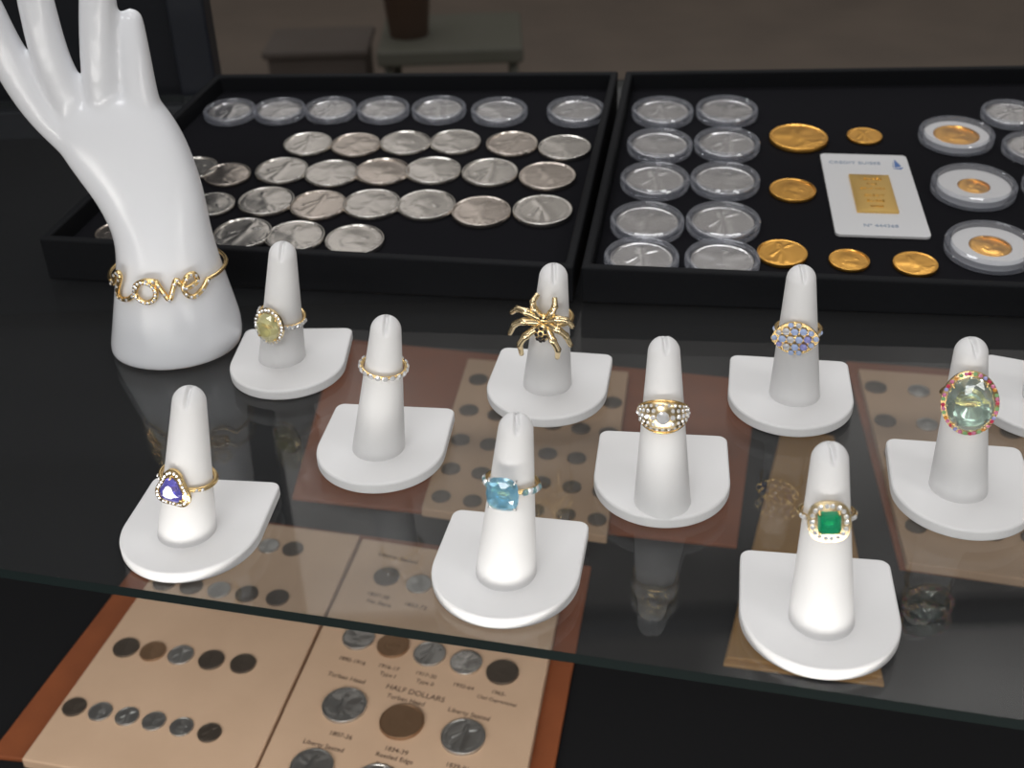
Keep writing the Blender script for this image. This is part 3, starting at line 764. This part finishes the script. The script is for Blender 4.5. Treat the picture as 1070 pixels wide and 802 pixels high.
for j, (y, n_, x0, x1) in enumerate([(405, 5, 915, 1095), (440, 5, 925, 1100), (475, 5, 935, 1105), (512, 5, 945, 1110), (550, 5, 957, 1118)]):
    arow([(x0+(x1-x0)*i/(n_-1), y+16*i/(n_-1)) for i in range(n_)], 22, ['dark', 'old', 'dark'], f'the {rr[j]} row of the rightmost album', 'coins of the right album')
fo = [pl(x, y, ZD+.006) for x, y in [(756, 690), (925, 712), (872, 452), (817, 444)]]; c = sum(fo, Vector())/4  # flat amber layers filling a tan patch of unknown origin
t = thing('amber_sheet', 'flat amber folder under glass beneath the emerald ring stand', 'sheet', (c.x, c.y, ZD))
b = bmesh.new(); prism(b, [(p.x-c.x, p.y-c.y) for p in fo], .0003, .003); o = mk('lower_layer', b, M['amber'], t); bevel(o, .0008)
b = bmesh.new(); prism(b, [((p.x-c.x)*.97, (p.y-c.y)*.97) for p in fo], .003, .006); o = mk('upper_layer', b, M['amber'], t); bevel(o, .0008)
# ------------------------------------------------------------------ beyond the case
cd = ony(470, 42, 3.6)
cart = thing('platform_cart', 'low green platform cart on the brown floor behind the case', 'cart', (cd.x, 3.75, FLOOR))
b = bmesh.new(); box(b, -.22, .22, -.2, .2, .20, .25); o = mk('deck', b, M['green'], cart); bevel(o, .01)
for sx in (-1, 1):
    for sy in (-1, 1):
        b = bmesh.new(); tube(b, [(sx*.19, sy*.16, .2), (sx*.19, sy*.16, .07)], .014, 10); mk('leg', b, M['green'], cart, True)
        b = bmesh.new(); lathe(b, [(0, -.015), (.03, -.015), (.035, -.008), (.035, .008), (.03, .015), (0, .015)], 24)
        bmesh.ops.transform(b, matrix=Matrix.Translation((sx*.19, sy*.16, .036)) @ Matrix.Rotation(R_(90), 4, 'Y'), verts=b.verts[:]); mk('wheel', b, M['blackp'], cart)
bk = thing('bucket', 'red brown plastic bucket standing on the green cart', 'bucket', (cd.x-.13, 3.72, FLOOR+.251))
b = bmesh.new(); lathe(b, [(0, 0), (.06, 0), (.08, .2), (.085, .2), (.085, .21), (.076, .21), (.058, .01), (0, .01)], 32); mk('pail', b, M['redbrown'], bk, True)
b = bmesh.new(); tube(b, [(.084*math.cos(R_(a)), -.03*math.sin(R_(a)), .2+.06*math.sin(R_(a))) for a in range(0, 181, 12)], .004, 8); mk('handle', b, M['blackp'], bk, True)
cr_ = thing('storage_crate', 'dark storage crate on the floor left of the green cart', 'crate', (cd.x-.42, 3.8, FLOOR))
b = bmesh.new()
for x0, x1, y0_, y1_ in ((-.15, -.135, -.12, .12), (.135, .15, -.12, .12), (-.135, .135, -.12, -.105), (-.135, .135, .105, .12)): box(b, x0, x1, y0_, y1_, 0, .2)
box(b, -.135, .135, -.105, .105, 0, .012); mk('body', b, M['blackp'], cr_)
b = bmesh.new(); prism(b, [(-.165, -.135), (.165, -.135), (.165, .135), (-.165, .135)], .2, .225); o = mk('lid', b, M['blackp'], cr_); bevel(o, .008)
# ------------------------------------------------------------------ light
w = bpy.data.worlds.new('World'); scene.world = w; w.use_nodes = True
nt = w.node_tree; bg = nt.nodes['Background']; bg.inputs['Strength'].default_value = .9
tc = nt.nodes.new('ShaderNodeTexCoord'); nz = nt.nodes.new('ShaderNodeTexNoise'); nz.inputs['Scale'].default_value = 4.0; nz.inputs['Detail'].default_value = 2  # uneven surroundings invented for the coins and glass to reflect
rp = nt.nodes.new('ShaderNodeValToRGB'); rp.color_ramp.elements[0].position = .38; rp.color_ramp.elements[0].color = (.15, .138, .128, 1)
rp.color_ramp.elements[1].position = .66; rp.color_ramp.elements[1].color = (1.0, .96, .92, 1)
sx_ = nt.nodes.new('ShaderNodeSeparateXYZ'); mr = nt.nodes.new('ShaderNodeMapRange'); mr.inputs['From Min'].default_value = .455; mr.inputs['From Max'].default_value = .56; mr.inputs['To Min'].default_value = .28; mr.inputs['To Max'].default_value = .88
mul = nt.nodes.new('ShaderNodeVectorMath'); mul.operation = 'SCALE'
nt.links.new(tc.outputs['Generated'], nz.inputs['Vector']); nt.links.new(nz.outputs['Fac'], rp.inputs['Fac'])
nt.links.new(tc.outputs['Generated'], sx_.inputs[0]); nt.links.new(sx_.outputs['Z'], mr.inputs['Value'])
nt.links.new(rp.outputs['Color'], mul.inputs[0]); nt.links.new(mr.outputs['Result'], mul.inputs['Scale']); nt.links.new(mul.outputs['Vector'], bg.inputs['Color'])
def area(name, loc, target, sx, sy, power, col):
    l = bpy.data.lights.new(name, 'AREA'); l.shape = 'RECTANGLE'; l.size = sx; l.size_y = sy; l.energy = power; l.color = col
    o = bpy.data.objects.new(name, l); COL.objects.link(o); o.location = loc
    o.rotation_euler = (Vector(target)-Vector(loc)).to_track_quat('-Z', 'Y').to_euler(); return o
area('case_lamp', (-.15, .33, 1.1), (0, .5, 0), 1.2, .35, 3.2, (.98, .99, 1))
area('album_fill_light', (-.1, .16, -.04), (-.05, .55, ZD), .8, .05, 1.7, (1, .97, .92))  # added unseen light under the shelf to brighten the album pages
area('fill_light', (-.45, -.75, 1.0), (-.05, .5, 0), .7, .4, 6.3, (.98, .99, 1))  # added frontal fill behind the camera, evens out the ring stands
area('fill_light', (1.0, -.35, 1.3), (.1, .5, 0), .35, .35, 2.6, (1, .99, .98))  # added light behind the camera so gem facets sparkle
area('coin_glint_light', (0, 1.33, 1.35), (0, .7, 0), 1.6, .14, 6.0, (.98, .99, 1))  # added out of view to raise glints on the coin relief
# ------------------------------------------------------------------ camera
cam = bpy.data.cameras.new('camera'); co = bpy.data.objects.new('camera', cam); COL.objects.link(co)
co.matrix_world = Matrix(((RT.x, UP.x, -FW.x, CAM.x), (RT.y, UP.y, -FW.y, CAM.y), (RT.z, UP.z, -FW.z, CAM.z), (0, 0, 0, 1)))
cam.sensor_fit = 'HORIZONTAL'; cam.sensor_width = 36; cam.lens = 36*F/1070; cam.clip_start = .01; cam.clip_end = 50
cam.dof.use_dof = True; cam.dof.focus_distance = .5; cam.dof.aperture_fstop = 15
scene.camera = co
